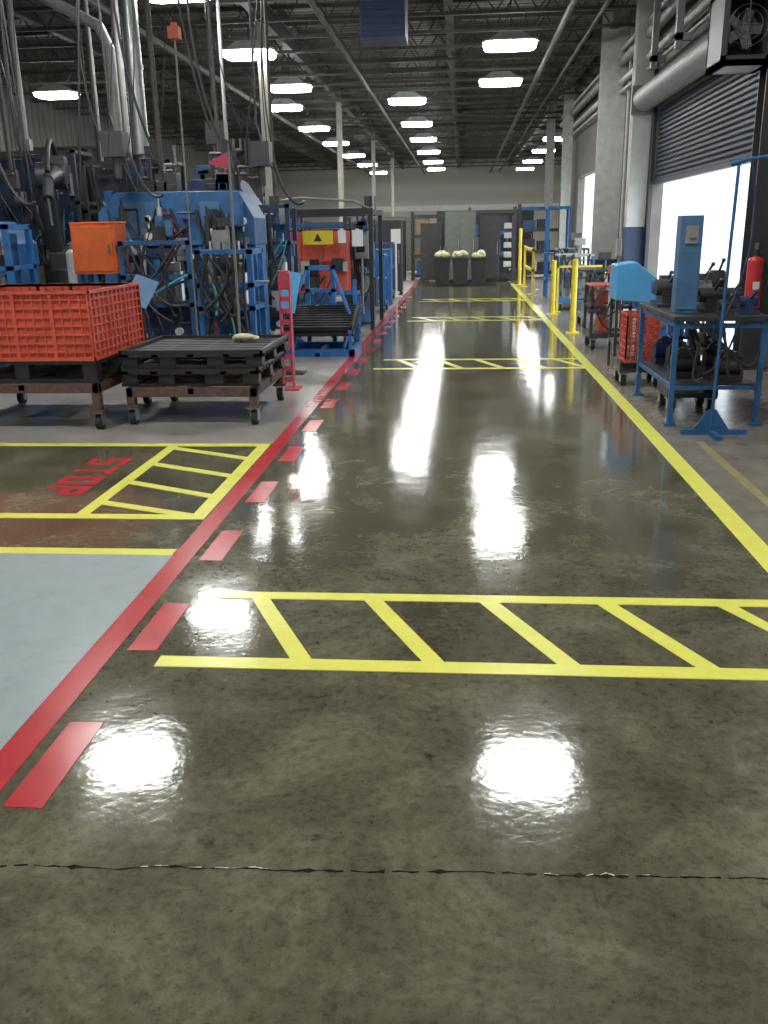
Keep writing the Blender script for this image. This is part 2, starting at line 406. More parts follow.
def lattice(g,L,H,t,nx,nz,axis,off,out,zb=0,solid=True):
    def bx(u0,u1,d0,d1,z0,z1):
        if axis=='x': g.box(u0,u1,min(d0,d1),max(d0,d1),z0,z1)
        else: g.box(min(d0,d1),max(d0,d1),u0,u1,z0,z1)
    if solid: bx(-L/2,L/2,off,off+out*t*.3,zb,zb+H)
    for i in range(nx+1):
        u=-L/2+L*i/nx;ww=.012 if i%4 else .03
        bx(max(u-ww/2,-L/2),min(u+ww/2,L/2),off,off+out*t*(1 if i%4==0 else .75),zb,zb+H)
    for i in range(nz+1):
        z=zb+H*i/nz;ww=.014 if 0<i<nz else .05
        bx(-L/2,L/2,off,off+out*t*(.8 if 0<i<nz else 1.1),max(z-ww/2,zb),min(z+ww/2,zb+H))
def bulk(name,label,loc,W,D,H,m,zb=.18,group=None,rz=0,nx=16,ny=12,nz=8,solid=True,tk=.035):
    t=T(name,label,'crate',loc,group,rz)
    for s_ in (-1,1):
        g=Geo();lattice(g,W-.02,H,tk,nx,nz,'x',s_*D/2-s_*.03,s_,zb,solid);g.obj('side_panel',m,t)
        g=Geo();lattice(g,D-.02,H,tk,ny,nz,'y',s_*W/2-s_*.03,s_,zb,solid);g.obj('side_panel',m,t)
    g=Geo().box(-W/2,W/2,-D/2,D/2,zb-.03,zb)
    for x in (-W/2+.07,0,W/2-.07):
        for y in (-D/2+.07,0,D/2-.07): g.box(x-.06,x+.06,y-.06,y+.06,min(.03,zb-.04),zb-.03)
    for y in (-D/2+.07,0,D/2-.07): g.box(-W/2,W/2,y-.06,y+.06,0,min(.03,zb-.03))
    g.obj('pallet_base',M_BLACK,t)
    return t
bulk('bulk_crate','large orange red slatted plastic bulk crate on cart',(-3.76,8.07,.402),1.34,1.24,.58,M_CRATE,.19)
def pallet(name,label,loc,W,D,group,h=.14,rx=0):
    t=T(name,label,'pallet',loc,group);t.rotation_euler=(rx,0,0)
    g=Geo();n_=9
    for i in range(n_):
        y=-D/2+D*(i+.5)/n_;g.box(-W/2,W/2,y-D/n_*.32,y+D/n_*.32,h-.03,h)
    for x in (-W/2+.05,-W/4,0,W/4,W/2-.05): g.box(x-.03,x+.03,-D/2,D/2,h-.035,h-.004)
    for x in (-W/2,W/2-.02): g.box(x,x+.02,-D/2,D/2,h-.03,h+.03)
    for y in (-D/2,D/2-.02): g.box(-W/2,W/2,y,y+.02,h-.03,h+.03)
    g.obj('deck',M_BLACK,t)
    g=Geo()
    for x in (-W/2+.08,-W/6,W/6,W/2-.08):
        for y in (-D/2+.08,0,D/2-.08): g.box(x-.07,x+.07,y-.06,y+.06,.02,h-.03)
    for y in (-D/2+.08,0,D/2-.08): g.box(-W/2,W/2,y-.05,y+.05,0,.02)
    g.obj('foot_rail',M_BLACK,t);return t
pallet('plastic_pallet','black slatted plastic pallet stacked on the low cart',(-2.36,8.26,.332),1.24,1.2,'stacked black pallets')
pallet('plastic_pallet','black slatted plastic pallet stacked on the low cart',(-2.32,8.22,.504),1.26,1.2,'stacked black pallets',.12)
g=Geo().sph((0,0,.05),.08,(1.3,.8,.4)).sph((.09,.03,.035),.05,(1,1,.5)).sph((-.08,.02,.035),.04,(1,1,.6));tag(g.obj('plastic_bag',M_BAG,loc=(-2.05,8.5,.62),smooth=True),'crumpled pale plastic bag lying on black pallet','bag')

t=T('guard_post','faded red steel guard post with base plate beside carts','guard post',(-1.83,9.5,0))
Geo().box(-.12,.12,-.12,.12,0,.02).obj('base_plate',M_PINK,t)
g=Geo().box(-.06,-.045,-.05,.05,.02,1.2).box(.045,.06,-.05,.05,.02,1.2).box(-.05,.05,-.06,-.045,1.05,1.2)
for i in range(9): g.box(-.05,.05,-.02,.0,.08+i*.12,.13+i*.12)
g.cyl((0,0,1.2),(0,0,1.23),.06);g.obj('post',M_PINK,t)

# ---------------------------------------------------------------- machines (left)
def cabinet(name,label,loc,W,D,H,zb,m,cat='cabinet',legs=True,doors=1,group=None,ml=None):
    t=T(name,label,cat,loc,group)
    Geo().box(-W/2,W/2,-D/2,D/2,zb,zb+H).box(-W/2-.01,W/2+.01,-D/2-.01,D/2+.01,zb+H,zb+H+.02).obj('body',m,t,bevel=.006)
    for i in range(doors):
        x0=-W/2+.02+(W-.04)*i/doors;x1=-W/2+.02+(W-.04)*(i+1)/doors-.01
        d=Geo().box(x0,x1,-D/2-.02,-D/2,zb+.03,zb+H-.03).obj('door',m,t,bevel=.004)
        Geo().box(x1-.05,x1-.03,-D/2-.045,-D/2-.02,zb+H*.4,zb+H*.6).cyl((x1-.04,-D/2-.04,zb+H*.5),(x1-.04,-D/2-.02,zb+H*.5),.02).obj('handle',M_STEEL,d)
    if legs and zb>.05:
        for x in (-W/2+.04,W/2-.04):
            for y in (-D/2+.04,D/2-.04): Geo().box(x-.025,x+.025,y-.025,y+.025,0,zb).box(x-.05,x+.05,y-.05,y+.05,0,.01).obj('leg',ml or m,t)
    return t
cabinet('control_cabinet','orange steel control cabinet standing on blue legs',(-4.25,10.75,0),.52,.4,.56,1.18,M_ORANGE,doors=1,ml=M_BLUE)

def attach(t,x0,x1,z0,z1,y,n):
    for i in range(n):
        x=random.uniform(x0,x1);z=random.uniform(z0,z1);r=random.random()
        if r<.38:
            a=random.uniform(.04,.11);h=random.uniform(.05,.15);d=random.uniform(.05,.12)
            Geo().box(x-a,x+a,y-d,y,z-h,z+h).box(x-a*.85,x+a*.85,y-d-.01,y-d,z-h*.85,z+h*.85).cyl((x+a*.5,y-d-.03,z),(x+a*.5,y-d-.01,z),.015).obj('junction_box',random.choice((M_GREY,M_DARK,M_LGREY,M_BLUE,M_BLUE2,M_GBLUE,M_DARK,M_BLACK)),t)
        elif r<.6:
            h=random.uniform(.15,.35)
            Geo().cyl((x,y-.05,z-h/2),(x,y-.05,z+h/2),.035).cyl((x,y-.05,z+h/2),(x,y-.05,z+h/2+.12),.012).box(x-.04,x+.04,y-.09,y,z-h/2-.02,z-h/2+.01).obj('air_cylinder',random.choice((M_STEEL,M_DARK,M_LGREY)),t,smooth=True)
        elif r<.70:
            Geo().cyl((x,y-.06,z),(x,y,z),.045).cyl((x,y-.03,z-.12),(x,y-.03,z),.012).obj('gauge',random.choice((M_PAPER,M_STEEL)),t,smooth=True)
        else:
            zz=random.uniform(z0,z1);xx=x+random.uniform(-.3,.3)
            Geo().tube([(x,y-.03,z),(x,y-.03,zz),(xx,y-.03,zz)],.013,8).obj('conduit',random.choice((M_LGREY,M_BLACK,M_DARK,M_RED,M_BLACK)),t,smooth=True)
def hoses(t,x0,x1,z0,z1,y,n,m=M_BLACK,r=.014):
    for i in range(n):
        Geo().hose((random.uniform(x0,x1),y-.04,z1),(random.uniform(x0,x1),y-.06-random.random()*.06,random.uniform(z0,(z0+z1)/2)),random.uniform(-.05,.25),r*random.uniform(.7,1.5),8,random.uniform(-.15,.15)).obj('hose',m,t,smooth=True)
def press(name,label,loc,W,D,H,m=M_BLUE,na=14,rz=0):
    t=T(name,label,'machine',loc,rz=rz)
    Geo().box(-W/2,W/2,-D/2,D/2,0,.30).box(-W/2+.05,W/2-.05,-D/2-.12,-D/2,.05,.25).obj('base',m,t,bevel=.01)
    for x in (-W/2+.08,W/2-.08): Geo().box(x-.07,x+.07,-D/2+.05,D/2-.05,.30,H*.7).box(x-.08,x+.08,-D/2+.03,-D/2+.05,.5,H*.6).obj('upright',m,t,bevel=.01)
    Geo().box(-W/2+.15,W/2-.15,-D/2-.08,D/2-.1,.80,.9).cyl((-.2,-.1,.30),(-.2,-.1,.82),.06).cyl((.2,-.1,.30),(.2,-.1,.82),.06).obj('work_table',M_DARK,t,bevel=.005)
    Geo().box(-W/2+.15,W/2-.15,0,.04,.3,H*.7).obj('back_guard',M_NAVY,t)
    hz=H*.7
    Geo().prism([(-W/2,hz),(W/2,hz),(W/2,hz+(H-hz)*.5),(W/2-.22*W,H),(-W/2+.15*W,H),(-W/2,hz+(H-hz)*.6)],'y',-D/2,D/2).obj('hood',m,t,bevel=.012)
    Geo().box(-W*.32,-W*.02,-D/2-.015,-D/2,hz+.06,hz+(H-hz)*.8).obj('access_panel',m if m!=M_BLUE else M_GBLUE,t,bevel=.004)
    Geo().cyl((0,-.1,H*.7),(0,-.1,1.15),.05).box(-.13,.13,-.2,.0,1.07,1.15).obj('ram',M_STEEL,t)
    attach(t,-W/2+.08,W/2-.08,H*.72,H*.9,-D/2,int(na*.7))
    attach(t,-W/2+.12,W/2-.12,.95,H*.66,-.02,na//2)
    attach(t,-W/2+.1,W/2-.1,.35,.75,-D/2+.05,na//3)
    hoses(t,-W*.45,W*.45,.35,H*.9,-D/2,9)
    hoses(t,-W*.4,W*.4,.5,H*.72,-D/2,2,M_TEAL,.012)
    for i in range(5):
        x=random.uniform(-W*.28,W*.2);Geo().tube([(x,0,H-.05),(x,0,H+.12+.08*i),(x+.15,0,H+.12+.08*i),(x+.15,0,H+.6)],.02,8).obj('conduit',random.choice((M_DARK,M_PIPE,M_BLACK)),t,smooth=True)
    for i in range(3):
        x=random.uniform(-W*.25,W*.2);Geo().box(x-.09,x+.09,-.1,.1,H-.01,H+random.uniform(.12,.3)).box(x-.05,x+.05,-.12,-.1,H+.02,H+.1).obj('motor_box',random.choice((M_DARK,M_BLUE,M_BLACK)),t,bevel=.006)
    c=Geo().box(W/2-.28,W/2-.04,-D/2-.25,-D/2-.12,1.15,1.4).cyl((W/2-.16,-D/2-.18,.2),(W/2-.16,-D/2-.18,1.15),.022).obj('control_box',M_GREY,t,bevel=.005)
    Geo().box(W/2-.25,W/2-.1,-D/2-.255,-D/2-.25,1.26,1.37).obj('screen',M_GLASS,c)
    return t
def frame_machine(label,loc,W,D,H,m,na=18,nh=8,cat='machine',bp=None):
    t=T('work_cell_frame',label,cat,loc)
    g=Geo()
    for x in (-W/2,W/2-.06):
        for y in (-D/2,D/2-.06): g.box(x,x+.06,y,y+.06,0,H)
    for z in (.25,.8,H*.72,H-.06):
        g.box(-W/2,W/2,-D/2,-D/2+.05,z,z+.05).box(-W/2,W/2,D/2-.05,D/2,z,z+.05).box(-W/2,-W/2+.05,-D/2,D/2,z,z+.05).box(W/2-.05,W/2,-D/2,D/2,z,z+.05)
    g.cyl((-W/2+.03,-D/2+.03,.85),(W/2-.03,-D/2+.03,H*.72),.015);g.obj('frame',m,t)
    Geo().box(-W/2+.02,W/2-.02,-D/2+.02,D/2-.02,.8,.86).obj('table',M_DARK,t)
    Geo().box(-W/2+.06,W/2-.06,.02,.05,.3,H-.1).obj('back_panel',bp or random.choice((M_DARK,M_BLUE,M_NAVY)),t)
    g=Geo().box(-W*.3,W*.05,-D*.2,0,.86,1.15).cyl((W*.2,-.1,.86),(W*.2,-.1,1.2),.09).box(W*.1,W*.3,-.2,0,1.2,1.3);g.obj('tooling',M_STEEL,t,bevel=.005)
    attach(t,-W/2+.1,W/2-.1,.9,H-.1,.02,na)
    attach(t,-W/2+.1,W/2-.1,.3,.78,-D/2+.05,na//3)
    hoses(t,-W*.45,W*.45,.4,H-.05,-D/2,nh)
    hoses(t,-W*.45,W*.45,.5,H*.75,-D/2,2,M_TEAL,.012)
    return t
press('welding_press','large blue welding press with trapezoid hood and hoses',(-3.95,12.75,0),1.8,.9,2.15,M_BLUE,26)
press('stamping_press','tall blue press with grey control box and hoses',(-2.90,11.6,0),.8,.7,2.1,M_BLUE,18)
press('stamping_press','blue press behind the orange crate',(-6.1,11.4,0),1.2,.8,1.8,M_BLUE,16)
press('stamping_press','navy press further along the work cells',(-3.75,14.7,0),1.1,.8,2.4,M_NAVY,18)
frame_machine('blue framed welding cell crowded with valves and hoses',(-2.55,10.15,0),.62,.6,1.45,M_BLUE2,16,12,bp=M_BLUE)
frame_machine('blue framed welding cell standing behind the orange crate',(-3.5,10.75,0),.85,.6,1.55,M_BLUE,20,10,bp=M_NAVY)
frame_machine('blue framed fixture table crowded with hoses behind crate',(-5.3,10.0,0),.9,.6,1.75,M_BLUE2,20,8,bp=M_BLUE)
frame_machine('dark framed cell with pipework behind the blue presses',(-5.1,14.6,0),1.4,.8,2.7,M_DARK,26,10)
frame_machine('dark framed cell with grey boxes among the presses',(-6.9,14.9,0),1.8,.8,2.9,M_DARK,28,10)
frame_machine('blue framed cell with small boxes near cream column',(-4.6,17.0,0),1.3,.8,2.5,M_BLUE,20,6)
frame_machine('blue framed cell with pipework beside the dark press',(-2.75,13.6,0),.6,.6,2.0,M_NAVY,18,8,bp=M_BLUE)
frame_machine('navy framed cell with boxes behind the black robot',(-7.0,17.6,0),1.6,.8,3.1,M_NAVY,22,8,bp=M_DARK)

def robot(label,loc,m,rz,s=1.0):
    t=T('industrial_robot',label,'robot',loc,rz=rz);t.scale=(s,s,s)
    Geo().cyl((0,0,0),(0,0,.5),.28,.22,20).box(-.35,.35,-.35,.35,0,.05).obj('base',m,t,smooth=True)
    Geo().cyl((0,0,.5),(0,0,.75),.25,seg=20).box(-.18,.18,-.15,.35,.6,.95).obj('turret',m,t,bevel=.02)
    Geo().cyl((-.12,.2,.85),(-.12,-.05,1.85),.12,.10).cyl((-.24,.2,.85),(.05,.2,.85),.17).cyl((-.22,-.05,1.85),(.12,-.05,1.85),.16).obj('lower_arm',m,t,smooth=True)
    Geo().cyl((0,.1,1.9),(0,-.9,1.75),.12,.07).box(-.12,.12,-.1,.3,1.78,2.08).obj('upper_arm',m,t,smooth=True)
    Geo().cyl((0,-.88,1.75),(0,-1.05,1.55),.06).cyl((0,-1.05,1.55),(.02,-1.15,1.25),.02).obj('welding_torch',M_DARK,t,smooth=True)
    Geo().hose((-.1,.35,.9),(0,.2,2.1),-.1,.035,10,-.3).obj('cable',M_BLACK,t,smooth=True)
    Geo().hose((0,.2,2.1),(0,-.85,1.85),-.25,.03).obj('cable',M_BLACK,t,smooth=True)
robot('black jointed welding robot with black cables',(-5.75,13.2,.3),M_DARK,.3,1.15)
robot('dark blue jointed welding robot among work cells',(-7.4,12.6,.3),M_NAVY,.2,1.15)
for (x,y) in ((-5.75,13.2),(-7.4,12.6)):
    tag(Geo().box(x-.4,x+.4,y-.4,y+.4,0.03,.299).box(x-.45,x+.45,y-.45,y+.45,0,.03).obj('robot_plinth',M_DARK,bevel=.01),'dark steel plinth carrying a welding robot','plinth','robot plinths')
for x,y,m,l_ in ((-4.68,10.95,M_LGREY,'pale grey gas cylinder with valve cap'),(-4.62,11.3,M_BLUE2,'blue gas cylinder with valve cap')):
    t=T('gas_cylinder',l_,'gas cylinder',(x,y,0),'gas cylinders')
    Geo().cyl((0,0,0),(0,0,1.4),.08,seg=20).sph((0,0,1.4),.08,(1,1,.8)).obj('tank',m,t,smooth=True)
    Geo().cyl((0,0,1.45),(0,0,1.55),.025).cyl((-.05,0,1.52),(.05,0,1.52),.012).obj('valve',M_STEEL,t,smooth=True)
def screen(x,y,W,H,label):
    t=T('welding_screen',label,'screen',(x,y,0),'dark welding screens')
    Geo().box(-W/2,-W/2+.04,-.02,.02,0,H).box(W/2-.04,W/2,-.02,.02,0,H).box(-W/2,W/2,-.02,.02,H-.04,H).box(-W/2-.05,-W/2+.09,-.25,.25,0,.03).box(W/2-.09,W/2+.05,-.25,.25,0,.03).obj('frame',M_DARK,t)
    g=Geo();n_=int(W/.08)
    for i in range(n_):
        xx=-W/2+.04+(W-.08)*i/n_;a=.03*math.sin(i*1.6);c_=.03*math.sin((i+1)*1.6);x2=-W/2+.04+(W-.08)*(i+1)/n_
        g.quad([(xx,a,.15),(x2,c_,.15),(x2,c_,H-.04),(xx,a,H-.04)])
    g.obj('curtain',M_CURT,t)
for x,y,W,H in ((-9.2,16.4,2.6,3.0),(-6.6,16.3,2.2,3.1),(-12,17,2.4,3.0),(-4.9,18.2,1.2,2.6)): screen(x,y,W,H,'dark vinyl welding screen on a steel frame')

t=T('panel_stand','light blue sheet panel on thin steel stand','panel',(-2.0,10.6,0))
Geo().box(-.11,.11,-.01,.01,.72,1.18,(math.radians(-8),math.radians(10),0)).obj('sheet',M_LBLUE,t)
Geo().cyl((0,0.03,0),(0,0.03,.9),.02).box(-.15,.15,-.12,.15,0,.02).obj('stand',M_DARK,t)
t=T('panel_stand','light blue slanted chute behind orange crate','panel',(-3.4,9.6,0))
Geo().box(-.13,.13,-.18,.18,1.02,1.04,(math.radians(50),math.radians(20),0)).obj('sheet',M_GBLUE,t)
Geo().cyl((0,0,0),(0,0,1.02),.02).box(-.15,.15,-.15,.15,0,.02).obj('stand',M_DARK,t)

g=Geo().cyl((-4.75,14,2.75),(-4.75,14,6.2),.12,seg=20)
for z in (3,3.9,4.8): g.cyl((-4.75,14,z),(-4.75,14,z+.05),.135,seg=20)
tag(g.obj('exhaust_duct',M_CHROME,smooth=True),'shiny round vertical exhaust duct above blue press','duct')
g=Geo().tube([(-7.5,14.1,6.15),(-7.4,14.1,5.6),(-5.25,14.1,4.5),(-5.12,14.1,4.2),(-5.12,14.1,2.75)],.075,18)
tag(g.obj('exhaust_duct',M_GREY,smooth=True),'grey angled exhaust duct dropping towards blue press','duct')
for (x,y,z0,r_) in ((-5.45,15.4,2.0,.06),(-4.35,13.6,2.2,.04),(-6.0,15.6,2,.05),(-3.1,12.1,2.1,.02),(-5.9,15.4,2.4,.03),(-7.2,15.5,2.9,.05),(-8.0,14,2.2,.04),(-3.9,15.8,2.0,.03),(-6.6,13.6,2.3,.03),(-2.9,14.6,1.9,.025),(-8.4,15.2,2.2,.05),(-7.6,16.0,2.6,.03)):
    tag(Geo().cyl((x,y,z0),(x,y,6.2),r_).box(x-.08,x+.08,y-.06,y+.06,z0,z0+.25).obj('drop_pipe',random.choice((M_PIPE,M_GREY,M_JOIST,M_JOIST)),smooth=True),'vertical drop pipe with small outlet box above machines','pipe','drop pipes')
t=T('beacon_pole','thin pole with red beacon box on top','beacon',(-2.85,9.7,0))
Geo().cyl((0,0,0),(0,0,3.45),.010).box(-.12,.12,-.12,.12,0,.02).obj('pole',M_PIPE,t)
Geo().box(-.055,.055,-.05,.05,3.45,3.56).cyl((0,0,3.56),(0,0,3.6),.03).obj('beacon',M_DRED,t)
t=T('flag_pole','grey pole carrying a small red pennant','flag',(-2.36,9.6,0))
Geo().cyl((0,0,0),(0,0,2.4),.014).box(-.1,.1,-.1,.1,0,.02).obj('pole',M_PIPE,t)
Geo().prism([(0,2.4),(-.22,2.29),(0,2.22)],'y',-.004,.004).obj('pennant',M_PINK,t)
for i in range(34):
    x=-2.4-i*.19+random.uniform(-.2,.2);y=10.6+random.uniform(0,3.5)
    g=Geo().hose((x,y,6.2),(x+random.uniform(-.6,.6),y,2.0+random.random()*1.0),random.uniform(-.1,.4),random.choice((.008,.012,.018)),10,random.uniform(-.35,.35))
    tag(g.obj('hanging_cable',M_BLACK,smooth=True),'thin black cable hanging from roof to machines','cable','hanging cables')
for i,(x,y,z) in enumerate(((-5.6,10.8,2.5),(-6.4,12,2.9),(-6.9,10.6,2.7),(-3.6,13.9,2.9),(-4.4,11.9,2.6),(-2.7,12.6,2.5))):
    g=Geo().tube([(x,y,6.2),(x,y,z+.5),(x+.08,y-.08,z+.25)],.016).box(x-.1,x+.18,y-.15,y+.08,z-.05,z+.25).cyl((x+.05,y-.05,z-.3),(x+.05,y-.05,z-.05),.05).hose((x+.2,y,z),(x+.6,y,z-.5),.2,.02)
    tag(g.obj('hanging_balancer',M_DARK,smooth=True),'dark tool balancer with hose hanging from the roof','tool balancer','hanging tool balancers')

# ---------------------------------------------------------------- second cell
t=T('black_gantry','black steel gantry frame with top beam and rail','gantry',(-2.36,16.4,0))
g=Geo()
for x in (-.86,.86):
    for y in (-.9,.9): g.box(x-.035,x+.035,y-.035,y+.035,0,1.95)
g.box(-.9,.9,-.94,-.86,1.87,1.97).box(-.9,.9,.86,.94,1.87,1.97).box(-.9,-.82,-.9,.9,1.87,1.95).box(.82,.9,-.9,.9,1.87,1.95).box(-.86,.86,-.93,-.9,1.62,1.65);g.obj('frame',M_BLACK,t)
g=Geo().tube([(-.86,-.9,1.95),(-.7,-.9,2.1),(-.3,-.9,2.15),(.6,-.9,2.08),(.86,-.9,1.95)],.02);g.obj('curved_pipe',M_GREY,t,smooth=True)
t=cabinet('control_cabinet','wide red orange machine cabinet with gauges inside the gantry',(-2.52,16.05,0),1.15,.6,1.0,.62,M_CRATE,doors=3,ml=M_DARK)
attach(t,-.5,.5,.7,1.2,-.33,12)
hoses(t,-.5,.5,.3,.9,-.34,4)
t=T('warning_sign','yellow warning sign with dark triangle hung on gantry','sign',(-2.38,15.455,1.52))
Geo().box(-.25,.25,-.01,.01,-.11,.11).obj('board',M_YEL,t)
g=Geo().prism([(-.07,-.06),(.07,-.06),(0,.07)],'y',-.014,-.011);g.obj('emblem',M_BLACK,t)
for (x,z,w_,h_) in ((-1.72,1.50,.18,.26),(-1.98,1.53,.13,.2),(-2.95,1.52,.16,.2)):
    tag(Geo().box(x-w_/2,x+w_/2,15.450,15.462,z-h_/2,z+h_/2).box(x-.03,x+.03,15.448,15.464,z+h_/2-.01,z+h_/2+.02).obj('paper_notice',M_PAPER),'white paper notice clipped to the black gantry','notice','paper notices')
press('assembly_press','grey blue assembly press under the black gantry',(-1.76,16.75,0),.36,.6,1.6,M_GBLUE,8)
t=T('tilt_table','bright blue steel tilting lift table with raised frame','lift table',(-1.93,12.6,0))
g=Geo().box(-.5,.5,-.5,-.43,0,.09).box(-.5,.5,.43,.5,0,.09).box(-.5,-.43,-.5,.5,0,.09).box(.43,.5,-.5,.5,0,.09).box(-.03,.03,-.5,.5,0,.05)
for x in (-.47,.43):
    for y in (-.5,.46): g.box(x,x+.04,y,y+.04,.09,.34 if y<0 else .5)
g.obj('base',M_BLUE2,t)
for x in (-.35,.35):
    Geo().cyl((x,-.4,.1),(x,.4,.5),.025).obj('scissor_leg',M_BLUE2,t);Geo().cyl((x,.4,.1),(x,-.4,.28),.025).obj('scissor_leg',M_BLUE2,t)
Geo().box(-.5,.5,-.52,.5,.41,.44,(math.radians(16),0,0)).obj('tilting_top',M_BLACK,t)
g=Geo().box(-.30,-.24,.52,.58,0,1.15).box(.07,.13,.52,.58,0,1.15).box(-.30,.13,.52,.58,1.09,1.15).box(-.30,.13,.52,.58,.78,.83).box(.38,.43,.52,.58,0,.95).cyl((-.27,.55,1.1),(-.48,.0,.5),.022).cyl((.10,.55,1.1),(.40,.0,.5),.025);g.obj('back_rest',M_BLUE2,t)
t=T('plastic_tray','black ribbed plastic tray lying on blue lift table','tray',(-1.93,12.57,.452));t.rotation_euler=(math.radians(16),0,0)
g=Geo().box(-.47,.47,-.44,.44,0,.02)
for i in range(10): g.box(-.47,.47,-.43+i*.09,-.40+i*.09,.02,.06)
g.box(-.48,-.46,-.44,.44,.0,.09).box(.46,.48,-.44,.44,.0,.09);g.obj('tray_body',M_BLACK,t)
def frame_cart(label,loc,W,D,H,m,n=2):
    t=T('blue_frame_cart',label,'cart',loc,'blue frame carts')
    g=Geo()
    for x in (-W/2,W/2-.04):
        for y in (-D/2,D/2-.04): g.box(x,x+.04,y,y+.04,.12,H)
    g.box(-W/2,W/2,-D/2,-D/2+.04,H-.04,H).box(-W/2,W/2,D/2-.04,D/2,H-.04,H).box(-W/2,-W/2+.04,-D/2,D/2,H-.04,H).box(W/2-.04,W/2,-D/2,D/2,H-.04,H);g.obj('frame',m,t)
    for i in range(n):
        z=.18+i*(H-.2)/n;Geo().box(-W/2,W/2,-D/2,D/2,z,z+.03).obj('shelf',m,t)
    for x in (-W/2+.04,W/2-.04):
        for y in (-D/2+.04,D/2-.04): caster(t,x,y,.12)
    return t
frame_cart('blue steel frame cart standing beside red line',(-1.78,19.2,0),.45,.8,1.15,M_BLUE2)
frame_cart('low blue steel frame cart behind the lift table',(-1.85,14.6,0),.45,.5,.7,M_BLUE2)
frame_cart('tall blue steel frame cart near the bins',(-1.95,22.6,0),.6,.8,1.35,M_BLUE)
cabinet('blue_cabinet','blue steel cabinet standing beside the red line',(-1.8,21.0,0),.45,.5,1.1,.1,M_BLUE2)
cabinet('steel_locker','dark steel locker beside the walkway',(-1.8,24.4,0),.5,.6,1.75,.1,M_DARK,doors=1)
tag(Geo().cyl((-1.65,23.5,0),(-1.65,23.5,1.6),.025).box(-1.77,-1.53,23.48,23.5,1.3,1.65).box(-1.78,-1.52,23.35,23.65,0,.02).obj('notice_stand',M_PAPER),'white notice board on a slim post','notice stand')

def rack(label,loc,W,D,H,n,m):
    t=T('storage_rack',label,'rack',loc,'storage racks')
    for x in (-W/2,W/2):
        g=Geo()
        for y in (-D/2,D/2): g.box(x-.04,x+.04,y-.04,y+.04,0,H)
        z=.2
        while z<H-.4: g.cyl((x,-D/2,z),(x,D/2,z+.35),.015,seg=6);z+=.4
        g.obj('upright',m,t)
    for i in range(n):
        z=.15+i*(H-.3)/max(1,n-1)
        Geo().box(-W/2,W/2,-D/2-.03,-D/2+.03,z-.05,z+.05).box(-W/2,W/2,D/2-.03,D/2+.03,z-.05,z+.05).box(-W/2,W/2,-D/2,D/2,z+.02,z+.05).obj('shelf',M_BLUE if random.random()<.3 else M_DARK,t)
    return t
bm=[M_CARD,M_GREY,M_BLUE,M_DARK,M_DARK,M_BLACK,M_GREEN]
def fill(loc,W,D,H,n):
    for i in range(n-1):
        z=.15+i*(H-.3)/max(1,n-1)+.052
        x=-W/2+.15
        while x<W/2-.45:
            w_=random.uniform(.3,.42);h_=random.uniform(.2,(H-.3)/max(1,n-1)-.15)
            m=random.choice(bm)
            nm={'brown_cardboard':('cardboard_box','brown cardboard box on the storage rack','box')}.get(m.name,('parts_bin',m.name.replace('_',' ')+' parts bin on the storage rack','bin'))
            g=Geo();cx,cy=loc[0]+x+w_/2,loc[1]
            g.box(cx-w_/2,cx+w_/2,cy-D/2+.05,cy+D/2-.05,z,z+h_).box(cx-w_/2-.01,cx+w_/2+.01,cy-D/2+.04,cy+D/2-.04,z+h_-.04,z+h_).box(cx-.06,cx+.06,cy-D/2+.02,cy-D/2+.05,z+h_*.5,z+h_*.6)
            tag(g.obj(nm[0],m),nm[1],nm[2],'stored bins and boxes')
            x+=w_+random.uniform(.03,.15)
for (x,y,W,H) in ((-7.6,19,2.4,3.0),(-5.6,21,2.4,2.6),(-3.1,19.7,1.4,1.9),(-9.4,22,2.4,3.0),(-6.0,26,3,2.2),(-3.3,25.5,1.8,1.9),(-10,28,3,2.4),(-.9,31.6,1.5,2.2),(1.0,31.8,1.5,2.3)):
    rack('dark steel storage rack loaded with bins',(x,y,0),W,.7,H,4,M_DARK);fill((x,y),W,.7,H,4)
press('stamping_press','blue press among the welding screens',(-9.2,13.6,0),1.4,.9,2.3,M_BLUE,14)

# ---------------------------------------------------------------- far cluster
cabinet('grey_green_cabinet','large grey green steel cabinet behind the bins',(-.05,29.6,0),.95,.7,2.05,.1,M_GREEN,doors=2)
cabinet('grey_green_cabinet','low dark grey steel cabinet behind the bins',(-.95,29.9,0),.7,.7,1.7,.1,M_DARK,doors=1)
cabinet('grey_green_cabinet','dark grey cabinet with stacked trays beside it',(.85,29.8,0),.65,.6,1.9,.1,M_DARK,doors=1)
cabinet('machine_enclosure','dark machine enclosure closing the aisle',(-2.8,31.5,0),1.8,1.0,1.8,.1,M_DARK,doors=3)
cabinet('machine_enclosure','grey green machine enclosure further down the hall',(-2.6,37,0),2.6,1.0,2.0,.1,M_GREEN,doors=3)
cabinet('machine_enclosure','dark machine enclosure further down the hall',(.9,38,0),3.8,1.0,2.2,.1,M_DARK,doors=4)
t=T('tray_post','dark post carrying stacked white trays','post',(1.55,28.9,0))
Geo().box(-.03,.03,-.1,.1,0,2.0).box(-.13,.12,-.15,.15,0,.03).obj('post',M_DARK,t)
for i in range(5):
    z=.5+i*.28
    Geo().box(-.27,-.05,-.1,.1,z,z+.16).box(-.25,-.07,-.12,-.1,z+.03,z+.14).box(-.05,-.03,-.02,.02,z,z+.05).obj('tray',M_LGREY,t)
